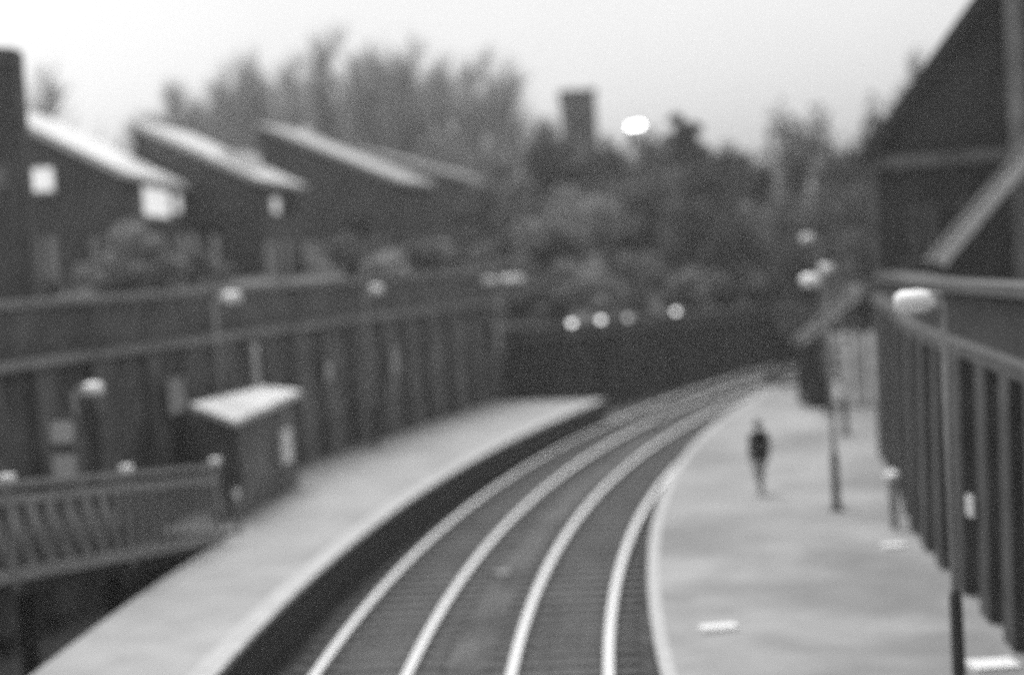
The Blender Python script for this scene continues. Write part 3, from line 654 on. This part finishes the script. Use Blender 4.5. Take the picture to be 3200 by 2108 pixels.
def leafy(x, y, ztop, zbase, w, kind, label, var=None, name='tree', cat='tree', group='trees and bushes on the wooded bank'):
    cnt[0] += 1; r = empty(name, (x, y, zbase), cnt[0] * 1.7); tag(r, label, cat, group); h = (ztop - zbase) / 2
    v = var if var is not None else cnt[0] % 3
    inst('trunk', TRUNK, r, scale=(w / 2, w / 2, h)); inst('crown', LEAFY[(kind, v)], r, scale=(w / 2 * 1.08, w / 2 * 1.08, h * 1.14))
    return r
def bz(x, y):     # height of the wooded bank
    o = math.hypot(x - CX, y - CY) - 127.0; pr_ = [(0, 1.6), (3, 3.0), (8, 5.0), (16, 6.8), (30, 7.8), (70, 8.2)]
    for (a, za), (b0, zb) in zip(pr_, pr_[1:]):
        if o <= b0: return za + (zb - za) * max(0, o - a) / (b0 - a)
    return 8.2
BANK_LABELS = {(2.2, 100): 'mid-grey tree between the farthest terrace house and the stone tower', (6.6, 106): 'dark tree directly below the stone tower', (9.0, 101): 'dark tree between the stone tower and the lit street lamp',
               (12.1, 96): 'dark tree between the pointed conifer and the small round-topped tree', (15.7, 100): 'dark tree beside the small round-topped tree, towards the gabled house', (21.4, 88): 'tallest dark tree next to the steep roof edge of the gabled house',
               (23.6, 90): 'dark tree half hidden behind the gabled house', (3.9, 84): 'broad pale bushy tree above the end of the left wall', (14.9, 88): 'pale bushy tree behind the slim lamp posts at the platform end',
               (-.4, 96): 'mid-grey tree touching the eave of the farthest terrace house', (19.6, 92): 'dark tree second from the steep roof edge of the gabled house', (16.2, 84): 'dark bushy tree directly behind the tallest platform-end lamp'}
DK, MD, PA = 'dense dark evergreen tree on the wooded bank', 'mid-grey bushy tree on the wooded bank', 'pale grey bush on the wooded bank behind the far wall'
for x, y, zt, w, kd, var in ((2.2, 100, 14.5, 6, 1, None), (6.6, 106, 15.3, 5.5, 0, None), (4.4, 103, 12.8, 6, 1, None), (9.0, 101, 13.2, 5.5, 0, None), (12.1, 96, 12.2, 5.5, 0, None),
                             (15.7, 100, 12.7, 5.5, 0, None), (18.1, 98, 13.5, 6, 0, None), (19.6, 92, 14.8, 5, 0, None), (21.4, 88, 15.4, 4.6, 0, None), (23.6, 90, 13.0, 5, 0, None), (-.4, 96, 11.0, 5, 1, None), (1.0, 90, 9.8, 5, 0, None), (11.0, 90, 10.5, 5, 0, None),
                             (3.9, 84, 9.6, 6.0, 2, None), (6.7, 88, 10.2, 5, 1, None), (8.9, 86, 9.7, 4.2, 1, None), (1.6, 82, 8.0, 4, 1, None), (11.9, 87, 8.9, 4.2, 0, None), (14.9, 88, 9.7, 4.6, 2, None), (16.2, 84, 8.1, 4, 0, None), (18.5, 86, 9.0, 4.6, 1, None), (21, 84, 9, 5, 0, None)):
    leafy(x, y, zt, bz(x, y) - .4, w, kd, BANK_LABELS.get((x, y), (DK, MD, MD)[kd]), var)
leafy(10.5, 92.5, 12.9, 6.0, 8.0, 0, 'pointed dark conifer beside the lit street lamp', 'c', 'conifer')
leafy(14.1, 99, 13.2, 6.8, 2.6, 0, 'small round-topped dark tree standing alone against the sky gap', None, 'tree')
for x, y, zt, w, kd in ((1.0, 74.5, 6.3, 3.6, 1), (3.3, 77, 5.9, 3.4, 2), (6.4, 79, 6.0, 3.8, 1), (9.1, 81, 5.4, 3.6, 2), (12.2, 85, 5.4, 3.6, 1), (15.4, 89, 5.2, 3.6, 0), (4.9, 73.5, 4.6, 2.6, 1), (.2, 70, 5.2, 3, 1), (2.0, 72, 5.0, 2.6, 0), (8.4, 78, 4.6, 2.6, 0), (18.5, 93, 6.0, 4, 0)):
    leafy(x, y, zt, bz(x, y) - .4, w, kd, PA if kd == 2 else ('mid-grey low bush on the bank just above the far wall' if kd else 'dark low bush on the bank just above the far wall'), None, 'bush', 'bush')
for x, y, zt, w, kd, lab in ((-12.1, 51, 8.1, 3.6, 2, 'pale spreading shrub in front of the fence below the bright-roofed house'), (-10.6, 54, 7.2, 2.6, 1, 'grey shrub at the end of the paling fence'), (-6.3, 66, 7.6, 3.2, 1, 'tall grey shrub in front of the house with the skylight'),
                             (-2.3, 77, 6.9, 3.6, 1, 'grey shrub above the end of the left wall'), (-4.5, 61, 6.7, 2.4, 2, 'pale shrub growing just above the wall coping beside the lamp post'), (-3.4, 72, 7.3, 3.4, 1, 'round grey shrub before the third terrace house'), (-13.6, 46, 6.9, 2.2, 1, 'small grey shrub near the foot of the brick pillar'),
                             (-.8, 70, 6.4, 2.8, 1, 'grey shrub at the corner where the two walls meet'), (-1.0, 84, 8.4, 3.6, 0, 'dark shrub beyond the end of the left wall')):
    leafy(x, y, zt, 5.4, w, kd, lab, None, 'shrub', 'shrub', 'shrubs on the terrace below the houses')
for x, y, zt, w, lab in ((15.5, 70, 5.0, 4.2, 'dark bush on the inner bank behind the platform steps'), (18, 78, 6.4, 5, 'dark bush on the inner bank farther along the track'), (12.2, 66.5, 4.2, 2.6, 'small dark bush behind the pale sloping path')):
    leafy(x, y, zt, 1.5, w, 0, lab, None, 'bush', 'bush', 'bushes on the inner bank')

# ------------------------------------------------------------------ the person on the right platform
def person(loc, rz):
    V, E, Rr = [], [], []
    def vtx(p, r): V.append(p); Rr.append(r); return len(V) - 1
    def chain(i0, pts):
        for p, r in pts:
            j = vtx(p, r); E.append((i0, j)); i0 = j
        return i0
    pel = vtx((0, 0, .90), (.155, .11))
    ch = chain(pel, [((0, .01, 1.06), (.14, .10)), ((0, .02, 1.24), (.155, .11)), ((0, .01, 1.36), (.13, .085))])
    chain(ch, [((0, .0, 1.43), (.055, .055)), ((0, -.015, 1.50), (.075, .085)), ((0, -.02, 1.57), (.08, .095)), ((0, -.015, 1.63), (.05, .06))])
    for s, kn, an, toe in ((1, (.09, .0, .47), (.09, .19, .10), (.10, .07, .04)), (-1, (-.09, -.13, .48), (-.09, -.17, .08), (-.10, -.30, .04))):
        chain(pel, [((s * .09, 0, .80), (.095, .10)), (kn, (.062, .066)), (an, (.045, .05)), (toe, (.045, .03))])
        e = chain(ch, [((s * .17, .01, 1.34), (.07, .07)), ((s * .215, .03, 1.10), (.05, .05)), ((s * .21, -.04, .88), (.038, .038)), ((s * .21, -.06, .80), (.035, .022))])
        for k in range(4): chain(e, [((s * (.222 - .006 * k), -.085 + .02 * k, .745), (.0095, .0095)), ((s * .212, -.085 + .02 * k, .70 + .008 * abs(k - 1)), (.008, .008))])
        chain(e, [((s * .185, -.095, .79), (.011, .011)), ((s * .175, -.105, .75), (.009, .009))])
    me = bpy.data.meshes.new('body_cage'); me.from_pydata(V, E, []); tmp = bpy.data.objects.new('body_cage', me); COL.objects.link(tmp)
    sk = tmp.modifiers.new('skin', 'SKIN'); sk.use_smooth_shade = True
    for i, sv in enumerate(me.skin_vertices[0].data): sv.radius = Rr[i]; sv.use_root = (i == 0)
    ss = tmp.modifiers.new('sub', 'SUBSURF'); ss.levels = ss.render_levels = 2
    dg = bpy.context.evaluated_depsgraph_get(); out = bpy.data.meshes.new_from_object(tmp.evaluated_get(dg)); bpy.data.objects.remove(tmp); out.name = 'body'
    out.materials.clear()
    for n_, v_, r_ in (('jacket', .018, .8), ('trousers', .34, .85), ('shoe', .02, .5), ('skin', .32, .6)): out.materials.append(mat(n_ + '_cloth', v_, r_, .15, 12, .1))
    for f in out.polygons:
        c = f.center
        if c.z > 1.41: k = 3
        elif abs(c.x) > .155 and .84 > c.z > .6: k = 3
        elif c.z > .84: k = 0
        elif c.z > .085: k = 1
        else: k = 2
        f.material_index = k; f.use_smooth = True
    r = empty('person', loc, rz); tag(r, 'person in a dark jacket and lighter trousers walking along the platform', 'person')
    b = bpy.data.objects.new('body', out); COL.objects.link(b); b.parent = r
    h = MB(); n = 14
    for i in range(7):
        th = i / 6 * 1.75
        for k in range(n):
            a = 2 * PI * k / n; lift = .03 if math.sin(a) < -.4 else 0
            h.v.append((math.cos(a) * math.sin(th) * .098, .0 + math.sin(a) * math.sin(th) * .112, 1.56 + lift * (i / 6) * 2 + math.cos(th) * .105))
    for i in range(6):
        for k in range(n): h.f.append((i * n + k, i * n + (k + 1) % n, (i + 1) * n + (k + 1) % n, (i + 1) * n + k)); h.m.append(0)
    h.build('hair', mat('hair_dark', .02, .6, .2, 20, .1), r, True)
    c = MB(); c.tube((0, .005, 1.36), (0, 0, 1.45), .085, .068, 14); c.build('collar', MATS['jacket_cloth'], r, True)
    hm = MB(); hm.tube((0, 0, .80), (0, .005, .98), .178, .165, 16, False); hm.v = [(x, y * .78, z) for x, y, z in hm.v]; hm.build('jacket_hem', MATS['jacket_cloth'], r, True)
    face = MB()
    for s in (-1, 1): face.tube((s * .032, -.098, 1.565), (s * .032, -.112, 1.565), .011, .006, 8)
    face.build('eyes', mat('eye_dark', .03, .3, .05, 5, 0), r)
    nz = MB(); nz.add([(-.016, -.105, 1.52), (.016, -.105, 1.52), (0, -.135, 1.525), (0, -.105, 1.57)], [(0, 1, 2), (0, 2, 3), (2, 1, 3)]); nz.build('nose', MATS['skin_cloth'], r)
    return r
person((5.29, 35.07, PZ), PI + .25)

# ------------------------------------------------------------------ thin winter haze between the walls, houses and far trees
hz = MB(); hz.box(-950, 950, -950, 950, -1.8, 34.0)
hm_ = bpy.data.materials.new('haze_air'); hm_.use_nodes = True; ht = hm_.node_tree; ht.nodes.clear()
hv = ht.nodes.new('ShaderNodeVolumePrincipled'); hv.inputs['Color'].default_value = (.95, .95, .95, 1); hv.inputs['Density'].default_value = 0.0007; hv.inputs['Anisotropy'].default_value = 0.0
ho = ht.nodes.new('ShaderNodeOutputMaterial'); ht.links.new(hv.outputs[0], ho.inputs['Volume'])
struct(hz.build('haze', hm_), 'stuff')
